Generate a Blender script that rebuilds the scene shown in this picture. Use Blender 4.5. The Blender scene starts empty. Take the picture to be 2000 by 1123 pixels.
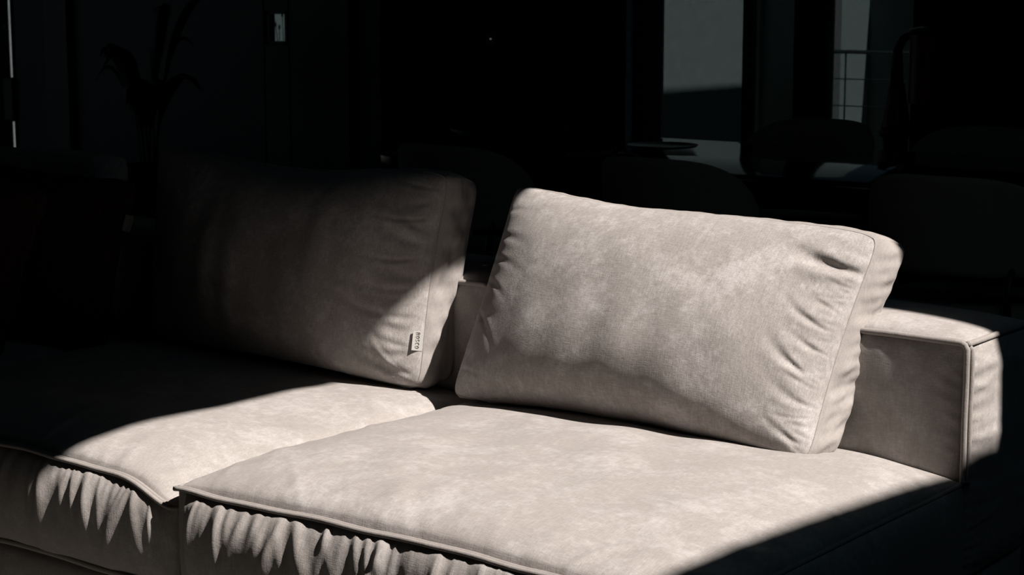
import bpy, math, random
import numpy as np
from mathutils import Vector, Matrix

scene = bpy.context.scene
col = scene.collection
rng = np.random.default_rng(7)
random.seed(7)

# ------------------------------------------------------------------ camera
PITCH, YAW, FPX = math.radians(9.1), math.radians(37.8), 3600.0
cam_d = bpy.data.cameras.new('camera')
cam_d.sensor_width = 36.0
cam_d.lens = FPX / 2000.0 * 36.0
cam_d.clip_start, cam_d.clip_end = 0.05, 200
cam = bpy.data.objects.new('camera', cam_d)
cam.location = (0, 0, 1.24)
cam.rotation_euler = (math.pi / 2 - PITCH, 0, YAW)
cam_d.dof.use_dof = True
cam_d.dof.focus_distance = 3.25
cam_d.dof.aperture_fstop = 13.0
col.objects.link(cam)
scene.camera = cam

# ------------------------------------------------------------------ light
SUN = Vector((0.81, 0.09, 1.0)).normalized()          # towards the sun
world = bpy.data.worlds.new('sky'); scene.world = world
world.use_nodes = True
bg = world.node_tree.nodes['Background']
bg.inputs['Color'].default_value = (0.40, 0.67, 0.86, 1)
bg.inputs['Strength'].default_value = 0.26
sun_d = bpy.data.lights.new('sun', 'SUN')
sun_d.energy = 8.8
sun_d.angle = math.radians(0.62)
sun_d.color = (1.0, 0.93, 0.87)
sun = bpy.data.objects.new('sun', sun_d)
sun.rotation_euler = SUN.to_track_quat('Z', 'Y').to_euler()
sun.location = (3, 0, 6)
col.objects.link(sun)
vs = scene.view_settings
vs.view_transform = 'Standard'; vs.look = 'None'; vs.gamma = 1.0
vs.exposure = 0.0; vs.use_curve_mapping = False
scene.display_settings.display_device = 'sRGB'

# ------------------------------------------------------------------ materials
MATS = {}
def new_mat(name):
    m = bpy.data.materials.new(name); m.use_nodes = True
    nt = m.node_tree
    return m, nt, nt.nodes['Principled BSDF']

def node(nt, typ, **kw):
    n = nt.nodes.new(typ)
    for k, v in kw.items():
        setattr(n, k, v)
    return n

def simple(name, c, rough=0.6, metal=0.0, var=0.12, scale=14.0, bump=0.0, spec=0.5):
    m, nt, b = new_mat(name)
    tc = node(nt, 'ShaderNodeTexCoord')
    no = node(nt, 'ShaderNodeTexNoise'); no.inputs['Scale'].default_value = scale
    no.inputs['Detail'].default_value = 5
    nt.links.new(tc.outputs['Object'], no.inputs['Vector'])
    mr = node(nt, 'ShaderNodeMapRange')
    mr.inputs['From Min'].default_value = .3; mr.inputs['From Max'].default_value = .7
    mr.inputs['To Min'].default_value = 1 - var; mr.inputs['To Max'].default_value = 1 + var
    nt.links.new(no.outputs['Fac'], mr.inputs['Value'])
    vm = node(nt, 'ShaderNodeVectorMath', operation='SCALE')
    vm.inputs[0].default_value = c
    nt.links.new(mr.outputs[0], vm.inputs['Scale'])
    nt.links.new(vm.outputs[0], b.inputs['Base Color'])
    b.inputs['Roughness'].default_value = rough
    b.inputs['Metallic'].default_value = metal
    b.inputs['Specular IOR Level'].default_value = spec
    if bump:
        bp = node(nt, 'ShaderNodeBump'); bp.inputs['Strength'].default_value = bump
        bp.inputs['Distance'].default_value = 0.01
        nt.links.new(no.outputs['Fac'], bp.inputs['Height'])
        nt.links.new(bp.outputs[0], b.inputs['Normal'])
    MATS[name] = m
    return m

def fabric(name, base, patch, blotch=9.0, contrast=1.0, weave=0.35):
    """brushed upholstery: cloudy pile patches, fine woven threads"""
    m, nt, b = new_mat(name)
    tc = node(nt, 'ShaderNodeTexCoord')
    P = tc.outputs['Object']
    # large soft clouds
    n1 = node(nt, 'ShaderNodeTexNoise'); n1.inputs['Scale'].default_value = blotch
    n1.inputs['Detail'].default_value = 7; n1.inputs['Roughness'].default_value = .68
    n1.inputs['Distortion'].default_value = .4
    nt.links.new(P, n1.inputs['Vector'])
    n3 = node(nt, 'ShaderNodeTexNoise'); n3.inputs['Scale'].default_value = blotch * 7
    n3.inputs['Detail'].default_value = 6; n3.inputs['Roughness'].default_value = .75
    nt.links.new(P, n3.inputs['Vector'])
    mm = node(nt, 'ShaderNodeMath', operation='MULTIPLY_ADD'); mm.inputs[1].default_value = .42
    nt.links.new(n3.outputs['Fac'], mm.inputs[0])
    mk = node(nt, 'ShaderNodeMath', operation='MULTIPLY_ADD'); mk.inputs[1].default_value = .62; mk.inputs[2].default_value = -.02
    nt.links.new(n1.outputs['Fac'], mk.inputs[0]); nt.links.new(mk.outputs[0], mm.inputs[2])
    r1 = node(nt, 'ShaderNodeMapRange'); r1.interpolation_type = 'SMOOTHSTEP'
    r1.inputs['From Min'].default_value = .45; r1.inputs['From Max'].default_value = .65
    nt.links.new(mm.outputs[0], r1.inputs['Value'])
    # thread streaks in two directions
    def streak(sx, sy, sz):
        mp = node(nt, 'ShaderNodeMapping'); mp.inputs['Scale'].default_value = (sx, sy, sz)
        nt.links.new(P, mp.inputs['Vector'])
        n = node(nt, 'ShaderNodeTexNoise'); n.inputs['Scale'].default_value = 1
        n.inputs['Detail'].default_value = 3; n.inputs['Roughness'].default_value = .6
        nt.links.new(mp.outputs[0], n.inputs['Vector'])
        return n.outputs['Fac']
    a1 = streak(70, 620, 620); a2 = streak(620, 70, 70)
    ad = node(nt, 'ShaderNodeMath', operation='ADD')
    nt.links.new(a1, ad.inputs[0]); nt.links.new(a2, ad.inputs[1])
    rs = node(nt, 'ShaderNodeMapRange')
    rs.inputs['From Min'].default_value = .7; rs.inputs['From Max'].default_value = 1.3
    rs.inputs['To Min'].default_value = 1 - .16 * contrast; rs.inputs['To Max'].default_value = 1 + .16 * contrast
    nt.links.new(ad.outputs[0], rs.inputs['Value'])
    mx = node(nt, 'ShaderNodeMix', data_type='RGBA')
    mx.inputs['A'].default_value = (*base, 1); mx.inputs['B'].default_value = (*patch, 1)
    nt.links.new(r1.outputs[0], mx.inputs['Factor'])
    vm = node(nt, 'ShaderNodeVectorMath', operation='SCALE')
    nt.links.new(mx.outputs['Result'], vm.inputs[0]); nt.links.new(rs.outputs[0], vm.inputs['Scale'])
    nt.links.new(vm.outputs[0], b.inputs['Base Color'])
    b.inputs['Roughness'].default_value = .85
    b.inputs['Specular IOR Level'].default_value = .12
    b.inputs['Sheen Weight'].default_value = .10
    b.inputs['Sheen Roughness'].default_value = .45
    n2 = node(nt, 'ShaderNodeTexNoise'); n2.inputs['Scale'].default_value = 34
    n2.inputs['Detail'].default_value = 4
    nt.links.new(P, n2.inputs['Vector'])
    bp1 = node(nt, 'ShaderNodeBump'); bp1.inputs['Strength'].default_value = weave
    bp1.inputs['Distance'].default_value = .0012
    nt.links.new(ad.outputs[0], bp1.inputs['Height'])
    bp2 = node(nt, 'ShaderNodeBump'); bp2.inputs['Strength'].default_value = .35
    bp2.inputs['Distance'].default_value = .003
    nt.links.new(n2.outputs['Fac'], bp2.inputs['Height'])
    nt.links.new(bp1.outputs[0], bp2.inputs['Normal'])
    nt.links.new(bp2.outputs[0], b.inputs['Normal'])
    MATS[name] = m
    return m

SOFA = fabric('beige chenille upholstery', (.300, .275, .260), (.385, .360, .348), 7.0, .9)
PILLOW = fabric('beige chenille cushion cover', (.298, .274, .260), (.425, .400, .390), 6.0, 1.35)
PLAIN = fabric('beige linen cushion back', (.29, .265, .25), (.32, .295, .28), 10.0, .7)
PIPE = fabric('beige piping', (.27, .245, .23), (.30, .275, .26), 20.0, .6)
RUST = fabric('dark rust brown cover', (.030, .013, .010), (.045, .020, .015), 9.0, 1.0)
CHAIRF = fabric('grey beige chair upholstery', (.34, .30, .245), (.38, .34, .285), 12.0, .7)
simple('woven white tag', (.36, .345, .32), .7, scale=200, var=.05)
simple('tag ink', (.05, .045, .04), .7, var=.05)
simple('black oak legs', (.02, .018, .016), .45, scale=30)
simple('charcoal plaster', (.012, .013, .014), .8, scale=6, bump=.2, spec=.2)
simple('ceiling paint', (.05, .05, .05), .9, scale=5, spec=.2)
simple('black frame metal', (.006, .006, .007), .45, scale=20)
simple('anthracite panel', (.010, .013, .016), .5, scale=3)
simple('slate blue curtain panel', (.09, .11, .14), .7, scale=4)
simple('brushed aluminium', (.55, .72, .82), .5, metal=0, scale=40)
simple('screed floor', (.085, .082, .074), .5, scale=4, var=.2, bump=.08)
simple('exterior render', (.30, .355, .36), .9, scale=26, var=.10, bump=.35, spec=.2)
simple('shaded exterior render', (.15, .165, .165), .9, scale=26, var=.10, bump=.35, spec=.2)  # same render with the shade of faces turned from the sun in its colour
simple('exterior paving', (.16, .16, .15), .9, scale=5)
simple('railing steel', (.30, .33, .34), .4, metal=.3, scale=40)
simple('red enamel', (.30, .035, .018), .35, scale=10)
simple('dark bronze metal', (.03, .016, .012), .35, metal=.4, scale=30)
simple('dark stoneware', (.022, .019, .016), .45, scale=30)
simple('black tray lacquer', (.008, .009, .010), .30, scale=30)
simple('leaf green', (.008, .014, .009), .5, scale=8)
simple('soil', (.02, .015, .01), .9, scale=60)
simple('straw stem', (.05, .045, .03), .8, scale=60)
simple('walnut board', (.09, .05, .03), .5, scale=14)

# dark polished table top: long wood grain
m, nt, b = new_mat('dark polished oak')
tc = node(nt, 'ShaderNodeTexCoord'); mp = node(nt, 'ShaderNodeMapping')
mp.inputs['Scale'].default_value = (2.0, 42.0, 20.0)
nt.links.new(tc.outputs['Object'], mp.inputs['Vector'])
no = node(nt, 'ShaderNodeTexNoise'); no.inputs['Scale'].default_value = 1.3; no.inputs['Detail'].default_value = 6
nt.links.new(mp.outputs[0], no.inputs['Vector'])
cr = node(nt, 'ShaderNodeValToRGB')
cr.color_ramp.elements[0].position = .35; cr.color_ramp.elements[0].color = (.012, .009, .007, 1)
cr.color_ramp.elements[1].position = .70; cr.color_ramp.elements[1].color = (.030, .022, .016, 1)
nt.links.new(no.outputs['Fac'], cr.inputs[0]); nt.links.new(cr.outputs[0], b.inputs['Base Color'])
b.inputs['Roughness'].default_value = .07
bp = node(nt, 'ShaderNodeBump'); bp.inputs['Strength'].default_value = .04; bp.inputs['Distance'].default_value = .002
nt.links.new(no.outputs['Fac'], bp.inputs['Height']); nt.links.new(bp.outputs[0], b.inputs['Normal'])
MATS['dark polished oak'] = m

# tinted glazing: tint on both faces, mirror reflection growing towards grazing angles
def glass(name, tint):
    m, nt, b = new_mat(name)
    nt.nodes.remove(b)
    tr = node(nt, 'ShaderNodeBsdfTransparent'); tr.inputs['Color'].default_value = (*tint, 1)
    gl = node(nt, 'ShaderNodeBsdfGlossy'); gl.inputs['Roughness'].default_value = .02
    lw = node(nt, 'ShaderNodeLayerWeight'); lw.inputs['Blend'].default_value = .5
    p5 = node(nt, 'ShaderNodeMath', operation='POWER'); p5.inputs[1].default_value = 5
    ma = node(nt, 'ShaderNodeMath', operation='MULTIPLY_ADD'); ma.inputs[1].default_value = .96; ma.inputs[2].default_value = .04
    ms = node(nt, 'ShaderNodeMixShader')
    nt.links.new(lw.outputs['Facing'], p5.inputs[0]); nt.links.new(p5.outputs[0], ma.inputs[0])
    nt.links.new(ma.outputs[0], ms.inputs[0]); nt.links.new(tr.outputs[0], ms.inputs[1]); nt.links.new(gl.outputs[0], ms.inputs[2])
    nt.links.new(ms.outputs[0], nt.nodes['Material Output'].inputs['Surface'])
    MATS[name] = m
glass('tinted glass', (.255, .275, .277)); glass('pale grey glass', (.52, .52, .52))
m, nt, b = new_mat('indicator glow')
b.inputs['Base Color'].default_value = (.3, .3, .3, 1)
b.inputs['Emission Color'].default_value = (1, .95, .9, 1); b.inputs['Emission Strength'].default_value = .12
MATS['indicator glow'] = m
M = MATS

# ------------------------------------------------------------------ helpers
def mesh_obj(name, verts, faces, mat, parent=None, smooth=True):
    me = bpy.data.meshes.new(name)
    v = np.asarray(verts, dtype=float)
    me.from_pydata(v.tolist(), [], [list(map(int, f)) for f in faces])
    if smooth:
        me.polygons.foreach_set('use_smooth', [True] * len(me.polygons))
    me.materials.append(mat if not isinstance(mat, str) else M[mat])
    me.update()
    o = bpy.data.objects.new(name, me); col.objects.link(o)
    if parent is not None:
        o.parent = parent
        o.matrix_parent_inverse = Matrix.Translation(-parent_world(parent))
    return o

def parent_world(p):
    # parts keep world-space coordinates: a root's offset is undone once, parts themselves sit at the origin
    return Vector(p.location) if p.parent is None else Vector((0, 0, 0))

def empty(name, loc):
    o = bpy.data.objects.new(name, None); o.empty_display_size = .1
    o.location = loc; col.objects.link(o)
    return o

def tag(o, label=None, cat=None, group=None, kind=None):
    if label: o['label'] = label
    if cat: o['category'] = cat
    if group: o['group'] = group
    if kind: o['kind'] = kind
    return o

class MB:
    """collects boxes, tubes, lathes, sheets into one mesh"""
    def __init__(s): s.v = []; s.f = []
    def add(s, v, f):
        k = len(s.v)
        s.v.extend([tuple(p) for p in v]); s.f.extend([tuple(int(i) + k for i in q) for q in f]); return s
    def box(s, x0, x1, y0, y1, z0, z1):
        v = [(x, y, z) for z in (z0, z1) for y in (y0, y1) for x in (x0, x1)]
        return s.add(v, [(0, 2, 3, 1), (4, 5, 7, 6), (0, 1, 5, 4), (2, 6, 7, 3), (0, 4, 6, 2), (1, 3, 7, 5)])
    def bbox(s, x0, x1, y0, y1, z0, z1, b=.01):
        """box with chamfered vertical and horizontal edges"""
        ring = lambda i, z: [(x0 + i + b, y0 + i, z), (x1 - i - b, y0 + i, z), (x1 - i, y0 + i + b, z), (x1 - i, y1 - i - b, z),
                             (x1 - i - b, y1 - i, z), (x0 + i + b, y1 - i, z), (x0 + i, y1 - i - b, z), (x0 + i, y0 + i + b, z)]
        v = ring(b * .8, z0) + ring(0, z0 + b) + ring(0, z1 - b) + ring(b * .8, z1)
        f = [tuple(reversed(range(8))), tuple(range(24, 32))]
        for r in range(3):
            for i in range(8):
                j = (i + 1) % 8
                f.append((r * 8 + i, r * 8 + j, r * 8 + 8 + j, r * 8 + 8 + i))
        return s.add(v, f)
    def tube(s, pts, rad, n=10, closed=False, flat=None):
        pts = np.asarray(pts, float); N = len(pts)
        rad = np.broadcast_to(np.asarray(rad, float), (N,))
        if closed: tg = np.roll(pts, -1, 0) - np.roll(pts, 1, 0)
        else: tg = np.gradient(pts, axis=0)
        tg /= np.linalg.norm(tg, axis=1)[:, None] + 1e-12
        ref = np.array([0, 0, 1.]) if abs(tg[0][2]) < .9 else np.array([1., 0, 0])
        a = np.cross(tg[0], ref); a /= np.linalg.norm(a)
        v = []
        for i in range(N):
            a = a - tg[i] * (a @ tg[i]); a /= np.linalg.norm(a) + 1e-12
            bb = np.cross(tg[i], a)
            for k in range(n):
                t = 2 * math.pi * k / n
                ca, sa = math.cos(t), math.sin(t)
                off = a * ca + bb * sa
                if flat is not None:     # squash along the given direction
                    d = np.asarray(flat[0], float); off = off + d * (off @ d) * (flat[1] - 1)
                v.append(pts[i] + off * rad[i])
        f = []
        last = N if closed else N - 1
        for i in range(last):
            j = (i + 1) % N
            for k in range(n):
                l = (k + 1) % n
                f.append((i * n + k, i * n + l, j * n + l, j * n + k))
        if not closed:
            f.append(tuple(reversed(range(n)))); f.append(tuple(range((N - 1) * n, N * n)))
        return s.add(v, f)
    def lathe(s, prof, c=(0, 0, 0), n=32):
        v = []; f = []
        for r, z in prof:
            for k in range(n):
                t = 2 * math.pi * k / n
                v.append((c[0] + r * math.cos(t), c[1] + r * math.sin(t), c[2] + z))
        for i in range(len(prof) - 1):
            for k in range(n):
                l = (k + 1) % n
                f.append((i * n + k, i * n + l, (i + 1) * n + l, (i + 1) * n + k))
        f.append(tuple(reversed(range(n)))); f.append(tuple(range((len(prof) - 1) * n, len(prof) * n)))
        return s.add(v, f)
    def build(s, name, mat, parent=None, smooth=False):
        o = mesh_obj(name, s.v, s.f, mat, parent, smooth)
        return o

def autosmooth(o, ang=40):
    me = o.data
    me.polygons.foreach_set('use_smooth', [True] * len(me.polygons))
    me.set_sharp_from_angle(angle=math.radians(ang))
    return o

def struct(name, mb, mat):
    o = mb.build(name, mat); o['kind'] = 'structure'; return o

def smoothnoise(seed, freq, n=9):
    r = np.random.default_rng(seed)
    k = r.normal(size=(n, 2)) * freq; ph = r.uniform(0, 6.28, n)
    def fn(a, b):
        out = 0
        for i in range(n): out = out + np.sin(k[i, 0] * a + k[i, 1] * b + ph[i])
        return out / math.sqrt(n)
    return fn

def grid_faces(nu, nv, flip=False):
    f = []
    for j in range(nv - 1):
        for i in range(nu - 1):
            q = (j * nu + i, j * nu + i + 1, (j + 1) * nu + i + 1, (j + 1) * nu + i)
            f.append(q[::-1] if flip else q)
    return f

def edge_spacing(n, k=.55):
    s = np.linspace(-1, 1, n)
    return (1 - k) * s + k * np.sin(s * math.pi / 2)

def gathers(seed, length, depth, spacing=(.016, .04), amp=(.003, .007), width=(.005, .011), reach=(.25, .6), skew=.15):
    """pleats hanging from a seam: fn(x along the seam in m, t away from it 0..1)"""
    r = np.random.default_rng(seed)
    items = []; x = r.uniform(0, .02)
    while x < length:
        items.append((x, r.uniform(*amp), r.uniform(*width), r.uniform(*reach), r.normal() * skew))
        x += r.uniform(*spacing)
    def fn(x, t):
        out = np.zeros(np.broadcast(x, t).shape)
        for x0, a, w, L, s in items:
            ww = w * (1 + 1.6 * t)
            out = out + a * np.exp(-((x - x0 - s * t * depth) / ww) ** 2) * np.exp(-(t / L) ** 2)
        return out
    return fn

# ------------------------------------------------------------------ setting: room shell
ZC = 2.70
XL, XR, YF, YB = -10.0, 2.4, -1.6, 7.0
struct('floor', MB().box(XL, XR, YF, YB, -.10, 0), 'screed floor')
# ceiling with an added, unseen roof light, its opening shaped to cast the sun patch
OX0, OX1, OX1B, OY0, OY1 = -.765, .443, .602, 1.40, 3.222     # right edge skewed to fit the sun patch
c = MB()
c.box(XL, OX0, YF, YB + .15, ZC, ZC + .06); c.box(XR - .9, XR, YF, YB + .15, ZC, ZC + .06)
for (ya, xa), (yb_, xb) in (((YF, OX1), (OY0, OX1)), ((OY0, OX1), (OY1, OX1B)), ((OY1, OX1B), (YB + .15, OX1B))):
    q = [(xa, ya), (XR - .9, ya), (XR - .9, yb_), (xb, yb_)]
    c.add([(x, y, z) for z in (ZC, ZC + .06) for x, y in q], [(3, 2, 1, 0), (4, 5, 6, 7), (0, 1, 5, 4), (1, 2, 6, 5), (2, 3, 7, 6), (3, 0, 4, 7)])
c.box(OX0, OX1, YF, OY0, ZC, ZC + .06); c.box(OX0, OX1B, OY1, YB + .15, ZC, ZC + .06)
struct('ceiling', c, 'ceiling paint')
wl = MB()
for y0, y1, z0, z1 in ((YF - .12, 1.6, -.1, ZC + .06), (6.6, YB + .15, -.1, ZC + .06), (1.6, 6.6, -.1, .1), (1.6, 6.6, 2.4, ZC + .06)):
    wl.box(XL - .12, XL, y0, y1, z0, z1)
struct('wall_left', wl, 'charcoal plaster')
w5 = MB()  # added window out of view, brings sky light to the dark left side
for y0, y1, z0, z1 in ((1.6, 1.66, .1, 2.4), (4.07, 4.13, .1, 2.4), (6.54, 6.6, .1, 2.4), (1.66, 6.54, .1, .16), (1.66, 6.54, 2.34, 2.4)):
    w5.box(XL - .08, XL - .02, y0, y1, z0, z1)
w5 = struct('window_added', w5, 'black frame metal')
for y0, y1 in ((1.66, 4.07), (4.13, 6.54)):
    MB().box(XL - .055, XL - .045, y0, y1, .16, 2.34).build('pane', 'pale grey glass', w5)
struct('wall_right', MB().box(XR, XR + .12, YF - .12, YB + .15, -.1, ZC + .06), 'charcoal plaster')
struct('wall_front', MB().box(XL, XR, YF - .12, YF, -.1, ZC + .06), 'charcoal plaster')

# back wall: solid piers between glazed openings
wb = MB()
T0, T1 = YB, YB + .02
for x0, x1, z0, z1 in [(XL, -9.290, -.1, ZC), (-9.248, -8.84, -.1, ZC),      # beside the door slit
                       (-8.84, -7.034, -.1, ZC), (-7.034, -6.922, -.1, .985), (-7.034, -6.922, 1.127, ZC),
                       (-6.922, -4.78, -.1, ZC),
                       (-4.78, XR, -.1, .04), (-4.78, -3.33, 2.45, ZC), (-3.33, XR, .04, ZC)]:
    wb.box(x0, x1, T0, T1, z0, z1)
wb.box(-9.290, -9.248, T0, T1, -.1, .22); wb.box(-9.290, -9.248, T0, T1, 2.3, ZC)
wall_back = struct('wall_back', wb, 'charcoal plaster')
# cladding panels and posts on the left half of the back wall
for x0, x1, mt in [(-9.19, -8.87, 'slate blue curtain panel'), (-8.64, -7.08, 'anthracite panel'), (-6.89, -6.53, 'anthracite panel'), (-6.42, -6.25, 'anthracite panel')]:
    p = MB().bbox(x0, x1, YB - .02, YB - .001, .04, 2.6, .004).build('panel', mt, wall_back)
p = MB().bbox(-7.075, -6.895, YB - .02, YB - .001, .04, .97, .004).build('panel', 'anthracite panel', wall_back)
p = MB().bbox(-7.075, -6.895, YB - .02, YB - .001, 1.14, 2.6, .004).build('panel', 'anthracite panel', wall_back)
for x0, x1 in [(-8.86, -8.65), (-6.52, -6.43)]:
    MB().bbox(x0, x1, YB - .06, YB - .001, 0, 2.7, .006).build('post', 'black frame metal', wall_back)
MB().box(-9.290, -9.248, YB + .008, YB + .014, .22, 2.3).build('pane', 'pale grey glass', wall_back)
# door latch blocking part of the bright slit
MB().bbox(-9.285, -9.19, YB - .05, YB - .022, .47, .735, .008).build('latch_plate', 'black frame metal', wall_back)
MB().bbox(-9.262, -9.235, YB - .045, YB - .022, 1.02, 1.05, .004).build('hinge', 'black frame metal', wall_back)

def window(n, x0, x1, posts, panes):
    """frame with posts, each pane a sheet of tinted glass"""
    fb = MB()
    fb.box(x0, x1, YB, YB + .05, .04, .52); fb.box(x0, x1, YB, YB + .05, 2.39, 2.45)
    for a, b_ in posts: fb.box(a, b_, YB, YB + .05, .04, 2.45)
    w = struct(n, fb, 'black frame metal')
    for a, b_ in panes:
        MB().box(a, b_, YB + .022, YB + .032, .52, 2.39).build('pane', 'tinted glass', w)
    return w
w1 = window('window_1', -4.78, -4.113, [(-4.78, -4.600), (-4.161, -4.113)], [(-4.600, -4.161)])
w2 = window('window_2', -4.113, -3.909, [], [(-4.113, -3.909)])
w3 = window('window_3', -3.909, -3.33, [(-3.909, -3.742), (-3.36, -3.33)], [(-3.742, -3.36)])
# pale aluminium edge beside window 1
MB().bbox(-4.762, -4.728, YB - .020, YB - .001, 0, 2.6, .006).build('edge_trim', 'brushed aluminium', wall_back)
# little slot window far left
sl = MB()
for a in ((-7.05, -7.034, .97, 1.142), (-6.922, -6.904, .97, 1.142), (-7.05, -6.904, .97, .985), (-7.05, -6.904, 1.127, 1.142)):
    sl.box(a[0], a[1], YB - .022, YB - .001, a[2], a[3])
w4 = struct('window_4', sl, 'black frame metal')
MB().box(-7.034, -6.922, YB + .008, YB + .014, .985, 1.127).build('pane', 'tinted glass', w4)

# ------------------------------------------------------------------ outside
struct('ground_outside', MB().box(-30, 12, -10, 24, -.22, -.12), 'exterior paving')
ext = MB()
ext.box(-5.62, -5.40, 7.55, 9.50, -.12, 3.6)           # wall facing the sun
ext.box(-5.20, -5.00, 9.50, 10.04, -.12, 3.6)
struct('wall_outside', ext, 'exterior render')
struct('wall_parapet', MB().box(-5.0, 6, 9.84, 10.04, -.02, 1.205), 'shaded exterior render')
struct('wall_step', MB().box(-5.40, -5.00, 9.30, 9.50, -.12, 3.6), 'shaded exterior render')
struct('wall_shadow_caster', MB().box(-3.42, -3.22, 7.35, 9.36, -.02, 3.17), 'exterior render')  # unseen block added to throw the shadow line onto the wall outside
struct('wall_bright_backdrop', MB().box(-11.3, -11.0, 7.3, 15, -.12, 3.6), 'exterior render')  # added sunlit surface that brightens the door slit and slot window

# ------------------------------------------------------------------ sofa
def box_cushion(name, lo, hi, bulge, parent, mat, seed, res=(90, 60, 40), seams=None, zlump=.0, hang=None, corner_r=.02):
    """upholstered block: six panels meeting at seams. bulge: dict face-> height"""
    x0, y0, z0 = lo; x1, y1, z1 = hi
    nx, ny, nz = res
    V = []; Fs = []
    lump = smoothnoise(seed, 7)
    lump2 = smoothnoise(seed + 1, 22)
    def panel(face, nu, nv, org, U, Vv, N, B, gath=None, roundness=.5, pw=3.2):
        su, sv = edge_spacing(nu), edge_spacing(nv)
        a, b_ = np.meshgrid(su, sv)                     # -1..1
        Lu, Lv = np.linalg.norm(U), np.linalg.norm(Vv)
        ua, vb = (a + 1) / 2, (b_ + 1) / 2
        pr = np.clip(1 - np.abs(a) ** (pw if pw > 3 else 8), 0, 1) ** roundness * np.clip(1 - np.abs(b_) ** pw, 0, 1) ** roundness
        d = B * pr * (1 + .10 * lump(ua * Lu, vb * Lv) + .03 * lump2(ua * Lu, vb * Lv))
        edge = np.clip(pr * 3, 0, 1)
        if gath:
            for which, fn, reach in gath:
                if which == 'v0': d = d + fn(ua * Lu, vb * Lv / reach) * edge
                if which == 'v1': d = d + fn(ua * Lu, (1 - vb) * Lv / reach) * edge
                if which == 'u0': d = d + fn(vb * Lv, ua * Lu / reach) * edge
                if which == 'u1': d = d + fn(vb * Lv, (1 - ua) * Lu / reach) * edge
        P = org + ua[..., None] * U + vb[..., None] * Vv + d[..., None] * N
        k = len(V)
        V.extend(P.reshape(-1, 3).tolist())
        nrm = np.cross(U, Vv) @ N
        Fs.extend([tuple(i + k for i in q) for q in grid_faces(nu, nv, flip=nrm < 0)])
    X, Y, Z = np.array([x1 - x0, 0, 0.]), np.array([0, y1 - y0, 0.]), np.array([0, 0, z1 - z0])
    O = np.array([x0, y0, z0], float)
    g = seams or {}
    panel('top', nx, ny, O + Z, X, Y, np.array([0, 0, 1.]), bulge.get('top', 0), g.get('top'), bulge.get('rt', .5))
    panel('bottom', 12, 12, O, X, Y, np.array([0, 0, -1.]), 0)
    panel('front', nx, nz, O + Z, X, -Z, np.array([0, -1., 0]), bulge.get('front', 0), g.get('front'), bulge.get('rf', .5), bulge.get('pf', 3.2))
    panel('back', nx // 2, nz, O + Y + Z, X, -Z, np.array([0, 1., 0]), bulge.get('back', 0), g.get('back'))
    panel('left', ny, nz, O + Z, Y, -Z, np.array([-1., 0, 0]), bulge.get('left', 0), g.get('left'))
    panel('right', ny, nz, O + X + Z, Y, -Z, np.array([1., 0, 0]), bulge.get('right', 0), g.get('right'))
    Va = np.array(V)
    if hang is not None: Va = hang(Va)
    return mesh_obj(name, Va, Fs, mat, parent), hang

def wavy(p0, p1, seed, n=120, amp=.0015):
    p0, p1 = np.array(p0, float), np.array(p1, float)
    t = np.linspace(0, 1, n)[:, None]
    P = p0 + (p1 - p0) * t
    L = np.linalg.norm(p1 - p0)
    f1, f2 = smoothnoise(seed, 26), smoothnoise(seed + 5, 26)
    s = t[:, 0] * L
    w = np.sin(np.pi * t[:, 0]) ** .3
    P[:, 2] += amp * f1(s, 0 * s) * w; P[:, 1] += amp * f2(s, 0 * s) * w
    return P

SX = [-1.28, -2.325, -3.37, -4.415]        # seams between seats, right to left
YS0, YS1 = 2.065, 2.93                     # seat front / seat back
ZSEAM, ZB = .398, .222
sofa = empty('modular_sofa', (-2.85, 2.5, 0))
tag(sofa, 'low modular beige fabric sofa with puffy seats, raised piping and a low backrest', 'sofa')

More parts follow.
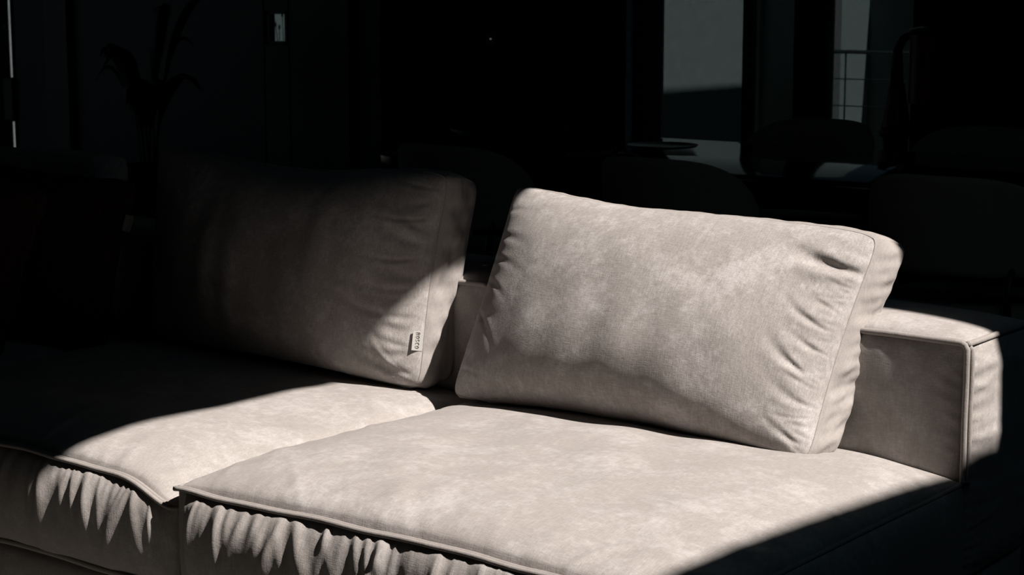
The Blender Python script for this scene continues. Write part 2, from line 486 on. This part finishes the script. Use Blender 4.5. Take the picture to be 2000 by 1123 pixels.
for k in range(3):
    xr, xl = SX[k] - .003, SX[k + 1] + .003
    W = xr - xl
    def hang(P, xl=xl, xr=xr, k=k):
        # corners sag a little towards the front, seam line undulates
        Q = P.copy()
        u = (P[:, 0] - xl) / (xr - xl); v = (P[:, 1] - YS0) / (YS1 - YS0)
        top = np.clip((P[:, 2] - ZB) / (ZSEAM - ZB), 0, 1)
        drop = np.zeros(len(P))
        if k == 1:
            drop = .030 * np.exp(-((1 - u) / .07) ** 2) * np.exp(-(np.clip(v, 0, 1) / .25) ** 2)
        if k == 0:
            drop = -.006 * np.exp(-(u / .10) ** 2) * np.exp(-(np.clip(v, 0, 1) / .3) ** 2)
        drop = drop - .013 * np.sin(np.pi * np.clip(u, 0, 1)) * np.exp(-(np.clip(v, 0, 1) / .3) ** 2)
        Q[:, 2] -= drop * top
        return Q
    gt = gathers(30 + k, W, .18, (.007, .022), (.0016, .0060), (.0035, .012), (.35, 1.1), .18)
    gt_top = gathers(40 + k, W, .25, (.03, .07), (.0008, .0028), (.008, .018), (.5, .9), .5)
    gt_side = gathers(50 + k, .87, .2, (.03, .07), (.0008, .0028), (.008, .018), (.5, .9), .5)
    seat, hg = box_cushion('seat_cushion', (xl, YS0, ZB), (xr, YS1, ZSEAM),
                dict(top=.062 if k == 0 else .052, front=.036, left=.012, right=.02, back=.004, rt=.42, rf=.70, pf=2.2), sofa, SOFA, 60 + k, res=(260, 130, 60),
                seams=dict(front=[('v0', gt, .16)], top=[('v0', gt_top, .25), ('u0', gt_side, .22), ('u1', gt_side, .22)]), hang=hang)
    # upper flange piping: front, right side, left side ; lower piping on the front
    pm = MB()
    for i, (a, b_) in enumerate([((xl, YS0 - .010, ZSEAM + .001), (xr, YS0 - .010, ZSEAM + .001)),
                                 ((xr, YS0 - .010, ZSEAM + .001), (xr, YS1, ZSEAM + .001)),
                                 ((xl, YS0 - .010, ZSEAM + .001), (xl, YS1, ZSEAM + .001))]):
        pts = hg(wavy(a, b_, 70 + 5 * k + i))
        pm.tube(pts, .0044, 8)
        if i == 0:
            q = pts.copy(); q[:, 1] += .0075
            pm.tube(q, .0042, 8)
    pm.tube(wavy((xl, YS0 - .010, ZB + .002), (xr, YS0 - .010, ZB + .002), 90 + k), .006, 8)
    pm.build('piping', PIPE, seat, smooth=True)
    # plinth of the module
    base, _ = box_cushion('base', (xl, YS0 - .002, .05), (xr, 3.20, ZB - .004), dict(front=.02, right=.012, left=.004), sofa, SOFA, 100 + k, res=(60, 30, 16))
    for fx in (xl + .08, xr - .08):
        for fy in (YS0 + .08, 3.10):
            MB().lathe([(.022, 0), (.026, .05), (.028, .056)], (fx, fy, 0), 14).build('foot', 'black oak legs', sofa, True)
    # low backrest
    ge = gathers(120 + k, .5, .12, (.012, .028), (.002, .0050), (.004, .009), (.3, .8), .25)
    gf = gathers(130 + k, .5, .12, (.016, .034), (.0015, .0040), (.005, .010), (.2, .5), .25)
    gtb = gathers(140 + k, W, .12, (.03, .06), (.0005, .0015), (.008, .016), (.3, .7), .25)
    br, _ = box_cushion('backrest', (xl + .002, 2.925, ZB), (xr - .002, 3.20, .645), dict(top=.026, front=.022, right=.026, left=.012, back=.015, rt=.45),
                sofa, SOFA, 110 + k, res=(150, 60, 90),
                seams=dict(right=[('u0', ge, .16), ('u1', ge, .12)], front=[('u1', gf, .10), ('u0', gf, .10), ('v0', gtb, .15)]))
    pm = MB()
    yb, xe = 2.925 - .004, xr + .002
    path = np.vstack([wavy((xl, yb, .647), (xe - .012, yb, .647), 150 + k, 80, .0012),
                      [(xe - .004, yb, .644), (xe, yb, .636)],
                      wavy((xe, yb, .62), (xe, yb, .40), 160 + k, 60, .0008)])
    pm.tube(path, .0058, 8)
    q = path.copy(); q[:, 0] += .006 * (q[:, 2] < .64); q[:, 1] += .007
    pm.tube(q, .0054, 8)
    pm.tube(wavy((xe, yb, .646), (xe, 3.20, .646), 170 + k, 60, .001), .0055, 8)
    pm.build('piping', PIPE, br, smooth=True)

# ------------------------------------------------------------------ loose cushions
def cushion(name, front, depth, bulge_f, bulge_b, mat, label, group, seed, creases=(), sag_top=.0, sag_pos=0., conc=.03, nu=230, nv=150,
            gw=None, side_mat=None, rnd=.55, power=2.4, lift=.0):
    """front: BL, BR, TR, TL corners of the front seam; depth: vector to the rear seam"""
    fr = [np.array(p, float) for p in front]
    dep = [np.array(d, float) for d in depth]             # per corner
    cen = sum(fr) / 4 + sum(dep) / 8
    zmin = min(p[2] for p in fr)
    root = empty(name, (cen[0], cen[1], zmin))
    tag(root, label, 'cushion', group)
    su, sv = edge_spacing(nu, .6), edge_spacing(nv, .6)
    A, B = np.meshgrid(su, sv)
    Wm = np.linalg.norm(fr[1] - fr[0]); Hm = np.linalg.norm(fr[3] - fr[0])
    def bil(cs, a, b_):
        u, v = ((a + 1) / 2)[..., None], ((b_ + 1) / 2)[..., None]
        return cs[0] * (1 - u) * (1 - v) + cs[1] * u * (1 - v) + cs[2] * u * v + cs[3] * (1 - u) * v
    def outline(a, b_):
        # concave sides, eared corners a little rounded
        a2 = a * (1 - conc * (1 - b_ ** 2)); b2 = b_ * (1 - conc * 1.2 * (1 - a ** 2))
        k = .045 * (np.abs(a) ** 10) * (np.abs(b_) ** 10)
        a2 = a2 * (1 - k * .8); b2 = b2 * (1 - k * 1.3)
        b2 = b2 + np.clip(-b_, 0, 1) ** 3 * lift * (1 - a ** 2)
        b2 = b2 - np.clip(b_, 0, 1) ** 3 * sag_top * np.exp(-((a - sag_pos) / .55) ** 2)
        return a2, b2
    n = np.cross(fr[1] - fr[0], fr[3] - fr[0]); n /= np.linalg.norm(n)
    if n[1] > 0: n = -n
    lump, lump2 = smoothnoise(seed, 9), smoothnoise(seed + 3, 24)
    def prof(a, b_):
        return np.clip(1 - np.abs(a) ** power, 0, 1) ** rnd * np.clip(1 - np.abs(b_) ** power, 0, 1) ** rnd
    a2, b2 = outline(A, B)
    xm, ym = (A + 1) / 2 * Wm, (B + 1) / 2 * Hm
    pr = prof(A, B)
    pr2 = prof(A, 2 * ((B + 1) / 2) ** .82 - 1)               # filling settles towards the bottom
    lump3 = smoothnoise(seed + 7, 13)
    d = bulge_f * pr2 * (1 + .05 * lump(xm, ym) + .012 * lump2(xm, ym) + .018 * lump3(xm * 2.6, ym * .6))
    for (cx, cy, ang, L, w, amp) in creases:               # metres from BL corner
        t = math.radians(ang)
        dx, dy = xm - cx, ym - cy
        s = dx * math.cos(t) + dy * math.sin(t); q = -dx * math.sin(t) + dy * math.cos(t)
        q = q + .18 * s ** 2 / max(L, .02)
        along = np.where(s > 0, np.exp(-(s / L) ** 2), np.exp(-(s / (.25 * L)) ** 2))
        ww = w * (1 + .8 * np.clip(s / L, 0, 1.5))
        d = d + amp * along * (-np.exp(-(q / ww) ** 2) + .55 * np.exp(-((q - 1.7 * ww) / (1.3 * ww)) ** 2) + .35 * np.exp(-((q + 1.8 * ww) / (1.4 * ww)) ** 2)) * np.clip(pr * 2.5, 0, 1)
    P = bil(fr, a2, b2) + d[..., None] * n
    FP = P.reshape(-1, 3)
    fo = mesh_obj('front_panel', FP, grid_faces(nu, nv), mat, root)
    # rear panel
    bk = [p + q for p, q in zip(fr, dep)]
    nb = nv // 3; nbu = nu // 3
    A3, B3 = np.meshgrid(edge_spacing(nbu, .6), edge_spacing(nb, .6))
    a3, b3 = outline(A3, B3)
    Pb = bil(bk, a3, b3) - (bulge_b * prof(A3, B3))[..., None] * n
    mesh_obj('back_panel', Pb.reshape(-1, 3), grid_faces(nbu, nb, True), mat, root)
    # gusset: loop round the edge
    t_u, t_v = edge_spacing(nu, .6), edge_spacing(nv, .6)
    loop = [(a, -1) for a in t_u] + [(1, b_) for b_ in t_v[1:]] + [(a, 1) for a in t_u[::-1][1:]] + [(-1, b_) for b_ in t_v[::-1][1:-1]]
    loop = np.array(loop); Nl = len(loop)
    la, lb = outline(loop[:, 0], loop[:, 1])
    f3, b4 = bil(fr, la, lb), bil(bk, la, lb)
    out = np.gradient(f3, axis=0)
    out = np.roll(f3, -1, 0) - np.roll(f3, 1, 0)
    out = np.cross(out, n); out /= np.linalg.norm(out, axis=1)[:, None] + 1e-9
    ctr = f3.mean(0)
    if ((f3 - ctr) * out).sum() < 0: out = -out
    arc = np.concatenate([[0], np.cumsum(np.linalg.norm(np.diff(f3, axis=0), axis=1))])
    K = 14
    ln = smoothnoise(seed + 11, 34); l4 = smoothnoise(seed + 12, 75)
    rows = []
    wt = np.where(loop[:, 1] > .98, .25, np.where(loop[:, 0] < -.98, .4, 1.0))
    for j in range(K):
        w = j / (K - 1); sh = (4 * w * (1 - w)) ** .6
        dd = (.010 + (.0045 * ln(arc, arc * 0 + w * .09) + .0028 * l4(arc, arc * 0 + w * .12)) * wt) * sh
        rows.append(f3 * (1 - w) + b4 * w + out * dd[:, None])
    G = np.array(rows).reshape(-1, 3)
    gf = []
    for j in range(K - 1):
        for i in range(Nl):
            i2 = (i + 1) % Nl
            gf.append((j * Nl + i, (j + 1) * Nl + i, (j + 1) * Nl + i2, j * Nl + i2))
    mesh_obj('gusset', G, gf, side_mat or mat, root)
    sm = MB(); sm.tube(f3 + n * .0005, .0013, 6, closed=True)
    sm.build('seam', PIPE if mat is not RUST else RUST, root, smooth=True)
    return root, dict(n=n, fr=fr, bil=bil, outline=outline)

# lit cushion on the right seat
def edge_creases(seed, W, H, side, count, amp=(.002, .006), L=(.03, .10), wd=(.003, .008)):
    r = np.random.default_rng(seed); out = []
    for i in range(count):
        if side == 'R':
            out.append((W - .004, H * (.05 + .9 * (i + r.uniform(.2, .8)) / count), 180 + r.normal() * 14, r.uniform(*L), r.uniform(*wd), r.uniform(*amp)))
        if side == 'L':
            out.append((.004, H * (.05 + .9 * (i + r.uniform(.2, .8)) / count), r.normal() * 14, r.uniform(*L), r.uniform(*wd), r.uniform(*amp)))
        if side == 'T':
            out.append((W * (.05 + .9 * (i + r.uniform(.2, .8)) / count), H - .004, 270 + r.normal() * 14, r.uniform(*L), r.uniform(*wd), r.uniform(*amp)))
    return out
cr = edge_creases(3, .815, .44, 'R', 34, (.0012, .0036), (.012, .05), (.0022, .0050)) + edge_creases(4, .815, .44, 'L', 8, (.001, .003)) + edge_creases(5, .815, .44, 'T', 7, (.0004, .0010))
cr += [(.808, .388, 184, .085, .009, .022), (.79, .262, 166, .05, .0045, .0055), (.805, .30, 168, .04, .0035, .004), (.78, .17, 158, .055, .006, .0065),
       (.80, .215, 172, .04, .004, .004), (.80, .11, 172, .05, .006, .005), (.80, .035, 168, .05, .005, .006), (.81, .018, 150, .04, .004, .005)]
cushion('back_cushion', [(-2.310, 2.772, .437), (-1.487, 2.748, .432), (-1.487, 3.005, .812), (-2.312, 2.998, .859)],
        [(0, .095, .0), (.006, .092, .0), (.020, .075, -.022), (0, .080, -.050)], .120, -.075, PILLOW,
        'beige box cushion in full sun, leaning on the right seat', 'beige back cushions on the sofa', 200, cr, .07, -.45, .03, 330, 200, side_mat=PLAIN, rnd=.62, power=2.0, lift=.07)
# half-lit cushion left of it
cr = edge_creases(13, .85, .46, 'R', 14, (.0010, .0026), (.04, .13)) + edge_creases(14, .85, .46, 'L', 8, (.001, .003)) + edge_creases(15, .85, .46, 'T', 6, (.0005, .0015))
cr += [(.845, .035, 170, .10, .008, .006), (.85, .012, 150, .06, .006, .006)]
lc, li = cushion('back_cushion', [(-3.290, 2.850, .435), (-2.412, 2.803, .432), (-2.408, 2.902, .878), (-3.255, 2.860, .892)],
        [(0, .10, 0), (.010, .092, .004), (.010, .085, -.020), (0, .09, -.030)], .115, -.035, PILLOW,
        'beige box cushion with a small woven white tag, half in shadow', 'beige back cushions on the sofa', 220, cr, .09, 0.0, .03, side_mat=PLAIN, rnd=.60, power=2.1, lift=.03)
# far cushion behind the two dark ones
cushion('back_cushion', [(-4.315, 2.86, .435), (-3.470, 2.86, .435), (-3.450, 2.84, .855), (-4.295, 2.84, .868)],
        [(0, .10, 0)] * 4, .075, -.05, PILLOW, 'beige box cushion in deep shadow at the left, behind the dark throw cushions', 'beige back cushions on the sofa', 240,
        edge_creases(23, .85, .44, 'R', 8), .05, 0., .03, 120, 80)
# two dark throw cushions
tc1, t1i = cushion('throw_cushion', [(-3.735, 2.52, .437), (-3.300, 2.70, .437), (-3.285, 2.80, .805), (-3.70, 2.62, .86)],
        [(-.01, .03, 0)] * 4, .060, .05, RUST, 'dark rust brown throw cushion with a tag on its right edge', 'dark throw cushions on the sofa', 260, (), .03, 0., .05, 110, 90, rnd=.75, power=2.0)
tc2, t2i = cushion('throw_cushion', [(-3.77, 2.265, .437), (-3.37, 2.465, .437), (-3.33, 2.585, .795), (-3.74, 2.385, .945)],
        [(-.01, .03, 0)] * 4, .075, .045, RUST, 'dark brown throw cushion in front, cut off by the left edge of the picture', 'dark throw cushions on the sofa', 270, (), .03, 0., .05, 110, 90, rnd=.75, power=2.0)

# stroke letters for the woven tag (5 wide x 7 high cells)
STROKES = {
 'B': [[(0, 0), (0, 1), (.55, 1), (.75, .86), (.75, .66), (.55, .53), (0, .53)], [(.55, .53), (.85, .38), (.85, .15), (.6, 0), (0, 0)]],
 'O': [[(.45, 0), (.15, .15), (0, .5), (.15, .85), (.45, 1), (.75, .85), (.9, .5), (.75, .15), (.45, 0)]],
 'S': [[(.8, .84), (.6, .98), (.3, .98), (.08, .8), (.15, .6), (.65, .42), (.82, .22), (.6, .02), (.25, .02), (.03, .18)]],
 'C': [[(.85, .83), (.6, 1), (.3, .95), (.05, .65), (.05, .35), (.3, .05), (.6, 0), (.85, .17)]],
}
def woven_tag(parent, p_top, along, outw, L, Wd, text=None, nrm=None):
    """along: down the seam, outw: away from the seam"""
    p = np.array(p_top, float); al = np.array(along, float); al /= np.linalg.norm(al)
    ow = np.array(outw, float); ow -= al * (ow @ al); ow /= np.linalg.norm(ow)
    nn = np.cross(al, ow)
    if nrm is not None and nn @ np.array(nrm) < 0: nn = -nn
    v = []; f = []
    nU, nV = 8, 6
    for side in (0, 1):
        for j in range(nV):
            for i in range(nU):
                u, w = i / (nU - 1), j / (nV - 1)
                bend = .003 * w * w
                v.append(p + al * L * u + ow * Wd * w + nn * (bend + (.0007 if side == 0 else -.0007)))
    q = nU * nV
    f += grid_faces(nU, nV) + [tuple(i + q for i in g[::-1]) for g in grid_faces(nU, nV)]
    bd = [i for i in range(nU)] + [nU * j + nU - 1 for j in range(1, nV)] + [nU * (nV - 1) + i for i in range(nU - 2, -1, -1)] + [nU * j for j in range(nV - 2, 0, -1)]
    for i in range(len(bd)):
        a, b_ = bd[i], bd[(i + 1) % len(bd)]
        f.append((a, a + q, b_ + q, b_))
    t = mesh_obj('brand_tag', v, f, 'woven white tag', parent, False)
    t['label'] = 'small white woven tag'
    if text:
        mb = MB(); step = L * .86 / len(text); hgt = Wd * .36; x = L * .08
        for ch in text:
            for st in STROKES[ch]:
                pts = [p + al * (x + a * step * .72) + ow * (Wd * (.62) + -b_ * hgt + hgt * .25) * 1.0 + nn * (.003 * .3 + .0012) for a, b_ in st]
                mb.tube(pts, .00055, 5)
            x += step
        mb.build('lettering', 'tag ink', t, True)
    return t
n = li['n']
pt = li['bil'](li['fr'], *[np.array(v) for v in li['outline'](np.array(1.0), np.array(-.46))])
pb = li['bil'](li['fr'], *[np.array(v) for v in li['outline'](np.array(1.0), np.array(-.64))])
woven_tag(lc, pt + n * .003, pb - pt, n * .86 + np.array((-.5, 0, 0)), .040, .024, 'BOSCO', n)
n1 = t1i['n']
a = t1i['bil'](t1i['fr'], *[np.array(v) for v in t1i['outline'](np.array(1.0), np.array(.62))])
b2_ = t1i['bil'](t1i['fr'], *[np.array(v) for v in t1i['outline'](np.array(1.0), np.array(.44))])
woven_tag(tc1, a + np.array((.014, .004, 0)), b2_ - a, np.array((.9, .3, 0)), .038, .022, None, n1)
n2 = t2i['n']
a = t2i['bil'](t2i['fr'], np.array(.58), np.array(.42)) + n2 * .064
b2_ = t2i['bil'](t2i['fr'], np.array(.59), np.array(.25)) + n2 * .064
woven_tag(tc2, a, b2_ - a, n2 * .5 + np.array((-.8, -.3, 0)), .034, .022, None, n2)

# ------------------------------------------------------------------ dining table
tb = empty('dining_table', (-2.95, 4.76, 0))
tag(tb, 'long dark polished dining table behind the sofa, reflecting the windows', 'table')
def rounded_slab(x0, x1, y0, y1, z0, z1, r, n=14, bev=.006):
    pts = []
    for cx, cy, a0 in ((x1 - r, y1 - r, 0), (x0 + r, y1 - r, 90), (x0 + r, y0 + r, 180), (x1 - r, y0 + r, 270)):
        for i in range(n + 1):
            t = math.radians(a0 + 90 * i / n); pts.append((cx + r * math.cos(t), cy + r * math.sin(t)))
    c_ = np.array([(x0 + x1) / 2, (y0 + y1) / 2]); pts = np.array(pts); N = len(pts)
    ring = lambda ins, z: [((p[0] - ins * np.sign(p[0] - c_[0])), (p[1] - ins * np.sign(p[1] - c_[1])), z) for p in pts]
    v = ring(bev, z0) + ring(0, z0 + bev) + ring(0, z1 - bev) + ring(bev, z1)
    f = [tuple(reversed(range(N))), tuple(range(3 * N, 4 * N))]
    for k in range(3):
        for i in range(N):
            j = (i + 1) % N; f.append((k * N + i, k * N + j, k * N + N + j, k * N + N + i))
    return v, f
v, f = rounded_slab(-4.02, -1.60, 4.335, 5.45, .70, .735, .22)
autosmooth(mesh_obj('table_top', v, f, 'dark polished oak', tb))
MB().bbox(-3.75, -1.95, 4.60, 5.26, .635, .701, .006).build('apron', 'black oak legs', tb)
for x in (-3.72, -1.98):
    for y in (4.63, 5.23):
        MB().tube([(x, y, 0), (x, y, .64)], [.026, .038], 14).build('leg', 'black oak legs', tb, True)

# ------------------------------------------------------------------ dining chairs
def chair_meshes():
    d = {}
    # back shell: curved in plan, top edge falling at the ends
    nu, nv = 56, 16
    th = .045
    fr_, bk_ = [], []
    for side in (0, 1):
        for j in range(nv):
            for i in range(nu):
                s = -1 + 2 * i / (nu - 1); w = j / (nv - 1)
                ang = s * math.radians(68); R = .275
                rr = R - (th if side else 0) * (1 - abs(s) ** 6 * .75) * (1 - (2 * w - 1) ** 6 * .7)
                hgt = (1 - abs(s) ** 3.4) ** .5
                ztop = .60 + .20 * hgt; zbot = .575 - .02 * hgt
                zz = zbot + (ztop - zbot) * w
                lean = -.05 * (zz - .5)
                (bk_ if side else fr_).append((rr * math.sin(ang) * 1.02, -rr * math.cos(ang) + .06 + lean, zz))
    v = fr_ + bk_; q = nu * nv
    f = [g[::-1] for g in grid_faces(nu, nv)][::1] + [tuple(i + q for i in g) for g in grid_faces(nu, nv)]
    f = [tuple(g) for g in f]
    bd = [i for i in range(nu)] + [nu * j + nu - 1 for j in range(1, nv)] + [nu * (nv - 1) + i for i in range(nu - 2, -1, -1)] + [nu * j for j in range(nv - 2, 0, -1)]
    for i in range(len(bd)):
        a, b_ = bd[i], bd[(i + 1) % len(bd)]
        f.append((a, b_, b_ + q, a + q))
    d['backrest'] = (v, f, CHAIRF)
    # seat pad
    v, f = rounded_slab(-.24, .24, -.20, .25, .40, .475, .13, 10, .022)
    d['seat'] = (v, f, CHAIRF)
    for i, s in enumerate((-1, 1)):
        m = MB().tube([(s * .17, -.165, .41), (s * .17, -.185, .50), (s * .165, -.145, .60)], .011, 8)
        d['back_support%d' % i] = (m.v, m.f, M['black oak legs'])
    for i, (sx, sy) in enumerate(((-1, -1), (1, -1), (-1, 1), (1, 1))):
        m = MB().tube([(sx * .17, sy * .15 + .02, .41), (sx * .22, sy * .20 + .02, 0)], [.017, .011], 12)
        d['leg%d' % i] = (m.v, m.f, M['black oak legs'])
    return d
CH = chair_meshes()
CME = {}
def dining_chair(x, y, rz, label):
    root = empty('dining_chair', (x, y, 0)); root.rotation_euler = (0, 0, rz)
    tag(root, label, 'chair', 'dining chairs round the dark table')
    for k, (v, f, mt) in CH.items():
        nm = k.rstrip('0123')
        if k not in CME:
            me = bpy.data.meshes.new(nm); me.from_pydata([tuple(p) for p in v], [], [tuple(int(i) for i in g) for g in f]); me.materials.append(mt)
            me.polygons.foreach_set('use_smooth', [True] * len(me.polygons))
            if nm == 'seat': me.set_sharp_from_angle(angle=math.radians(60))
            me.update(); CME[k] = me
        o = bpy.data.objects.new(nm, CME[k]); col.objects.link(o); o.parent = root
    return root
dining_chair(-3.48, 4.33, .02, 'near-side dining chair seen between the two beige cushions, leftmost of its row')
dining_chair(-2.74, 4.35, -.02, 'near-side dining chair directly above the sunlit cushion, in front of the bright window')
dining_chair(-1.92, 4.375, .03, 'near-side dining chair at the right edge, above the sofa backrest')
dining_chair(-3.10, 5.60, math.pi + .05, 'far-side dining chair in front of the window with the wire railing')
dining_chair(-2.49, 5.60, math.pi - .04, 'far-side dining chair at the right edge beside the red lamp')

# things on the table
bw = MB().lathe([(.05, 0), (.10, .004), (.17, .030), (.205, .058), (.200, .060), (.165, .036), (.09, .012), (.0, .010)], (-3.78, 4.86, .736), 40).build('serving_bowl', 'dark stoneware', None, True)
tag(bw, 'wide dark serving bowl on the table, behind the leftmost dining chair', 'bowl')
ty = MB().lathe([(.10, 0), (.112, .002), (.12, .009), (.116, .009), (.108, .004), (0, .0035)], (-3.33, 5.10, .736), 40).build('serving_tray', 'black tray lacquer', None, True)
tag(ty, 'thin black round tray lying on the reflective table top', 'tray')
bo = empty('serving_board', (-3.28, 4.66, .736))
tag(bo, 'small brown wooden board on the table between two near dining chairs', 'board')
v, f = rounded_slab(-3.36, -3.20, 4.60, 4.72, .736, .752, .02, 6, .003)
autosmooth(mesh_obj('board', v, f, 'walnut board', bo))
for ob in list(bo.children): pass
bd_ = bpy.data.objects['board']; bd_.parent = bo; bd_.matrix_parent_inverse = Matrix.Translation(-Vector(bo.location))
MB().lathe([(.009, 0), (.012, .012), (.006, .020), (0, .022)], (-3.215, 4.66, .752), 12).build('knob', 'black oak legs', bo, True)

# ------------------------------------------------------------------ lamp on a stand by the window
st = empty('pedestal_stand', (-3.13, 6.40, 0))
tag(st, 'dark reddish pedestal stand behind the far dining chairs, carrying the red lamp', 'stand')
MB().lathe([(.05, .700), (.060, .704), (.062, .722), (.058, .73), (0, .73)], (-3.13, 6.40, 0), 32).build('top_plate', 'red enamel', st, True)
MB().lathe([(.040, .03), (.036, .3), (.042, .58), (.050, .705)], (-3.13, 6.40, 0), 28).build('column', 'dark bronze metal', st, True)
MB().lathe([(.14, 0), (.14, .015), (.05, .03), (0, .031)], (-3.13, 6.40, 0), 32).build('foot_plate', 'dark bronze metal', st, True)
lp = empty('table_lamp', (-3.13, 6.40, .731))
tag(lp, 'dark red lamp with bent neck and tall shade on the stand by the window', 'lamp')
MB().lathe([(.055, 0), (.054, .008), (.048, .05), (.036, .12), (.030, .17), (0, .171)], (-3.13, 6.40, .731), 28).build('base', 'red enamel', lp, True)
MB().tube([(-3.13, 6.40, .89), (-3.132, 6.40, .98), (-3.13, 6.40, 1.03), (-3.11, 6.40, 1.068), (-3.07, 6.40, 1.092), (-3.02, 6.40, 1.10)],
          [.026, .022, .018, .016, .015, .014], 14).build('neck', 'dark bronze metal', lp, True)
sh = MB().lathe([(.0, .272), (.05, .270), (.066, .258), (.067, .25), (.067, .0), (.063, .0), (.063, .245), (0, .25)], (-3.008, 6.40, .83), 32).build('lamp_shade', 'red enamel', lp, True)
autosmooth(sh, 40)
MB().lathe([(.075, 0), (.078, .008), (.070, .02), (.03, .03), (0, .032)], (-3.008, 6.40, 1.085), 28).build('shade_cap', 'dark bronze metal', lp, True)

# ------------------------------------------------------------------ railing outside window 3
rl = empty('balcony_railing', (-4.2, 8.6, 0))
tag(rl, 'thin steel wire-grid balcony railing seen through the right window', 'railing')
MB().tube([(-4.66, 8.6, .938), (-2.6, 8.6, .936)], .010, 8).build('top_rail', 'railing steel', rl, True)
for z in (.799, .661, .523, .385):
    MB().tube([(-4.66, 8.6, z), (-2.6, 8.6, z)], .0035, 6).build('wire', 'railing steel', rl, True)
for x in (-4.655, -4.497, -3.92, -3.3, -2.65):
    MB().tube([(x, 8.6, -.02), (x, 8.6, .935)], .0045, 6).build('upright', 'railing steel', rl, True)

# ------------------------------------------------------------------ plants and small things at the far left
sp = empty('dry_stems', (-7.1, 7.62, -.02))
tag(sp, 'thin dry plant stems silhouetted in the little far window', 'plant')
for i, (x, xt, zt) in enumerate([(-7.56, -7.63, 1.045), (-7.55, -7.575, 1.10), (-7.60, -7.60, 1.03), (-7.63, -7.67, 1.02), (-7.50, -7.535, 1.03)]):
    m = MB().tube([(x, 7.62, -.02), (x, 7.62, .5), ((x + xt) / 2, 7.62, .85), (xt, 7.62, zt)], [.004, .0035, .003, .002], 6)
    m.lathe([(.0, 0), (.005, .006), (.006, .018), (.002, .032), (0, .034)], (xt, 7.62, zt - .004), 8)
    m.build('stem', 'straw stem', sp, True)
pp = empty('potted_plant', (-7.30, 6.35, 0))
tag(pp, 'tall dark leafy plant barely visible against the dark panel behind the left cushion', 'plant')
MB().lathe([(.11, 0), (.13, .02), (.16, .34), (.165, .36), (.15, .36), (.145, .32), (0, .32)], (-7.30, 6.35, 0), 28).build('pot', 'dark stoneware', pp, True)
MB().lathe([(.14, 0), (.143, .012), (0, .02)], (-7.30, 6.35, .315), 20).build('soil', 'soil', pp, True)
for i in range(11):
    a = i * 2.4; R = random.uniform(.25, .6); Hh = random.uniform(.6, 1.15)
    P0 = np.array((-7.30 + .05 * math.cos(a), 6.35 + .05 * math.sin(a), .32))
    dirv = np.array((math.cos(a), math.sin(a) * .6, 0))
    cen = [P0 + dirv * R * (t ** 1.6) + np.array((0, 0, Hh * (1 - (1 - t) ** 1.6) - .25 * t ** 3)) for t in np.linspace(0, 1, 14)]
    side = np.array((-math.sin(a), math.cos(a), 0)); v = []
    for k, cc in enumerate(cen):
        t = k / 13; w = .006 + .05 * math.sin(math.pi * max(0, (t - .25) / .75)) if t > .25 else .006
        if k == 13: w = .002
        v += [cc - side * w, cc + np.array((0, 0, .3 * w + .002)), cc + side * w, cc - np.array((0, 0, .003))]
    f = []
    for k in range(13):
        for q in range(4):
            f.append((4 * k + q, 4 * k + (q + 1) % 4, 4 * k + 4 + (q + 1) % 4, 4 * k + 4 + q))
    f += [(3, 2, 1, 0), (52, 53, 54, 55)]
    mesh_obj('leaf', v, f, 'leaf green', pp)
ld = empty('wall_sensor', (-5.548, 6.99, 1.019))
tag(ld, 'tiny wall sensor with a pinpoint light on the black wall', 'sensor')
MB().bbox(-5.575, -5.521, 6.986, 6.999, .985, 1.05, .003).build('cover', 'black frame metal', ld)
MB().lathe([(.0035, 0), (.0035, .002), (0, .003)], (0, 0, 0), 10)
MB().tube([(-5.548, 6.987, 1.019), (-5.548, 6.983, 1.019)], .0035, 10).build('indicator', 'indicator glow', ld, True)
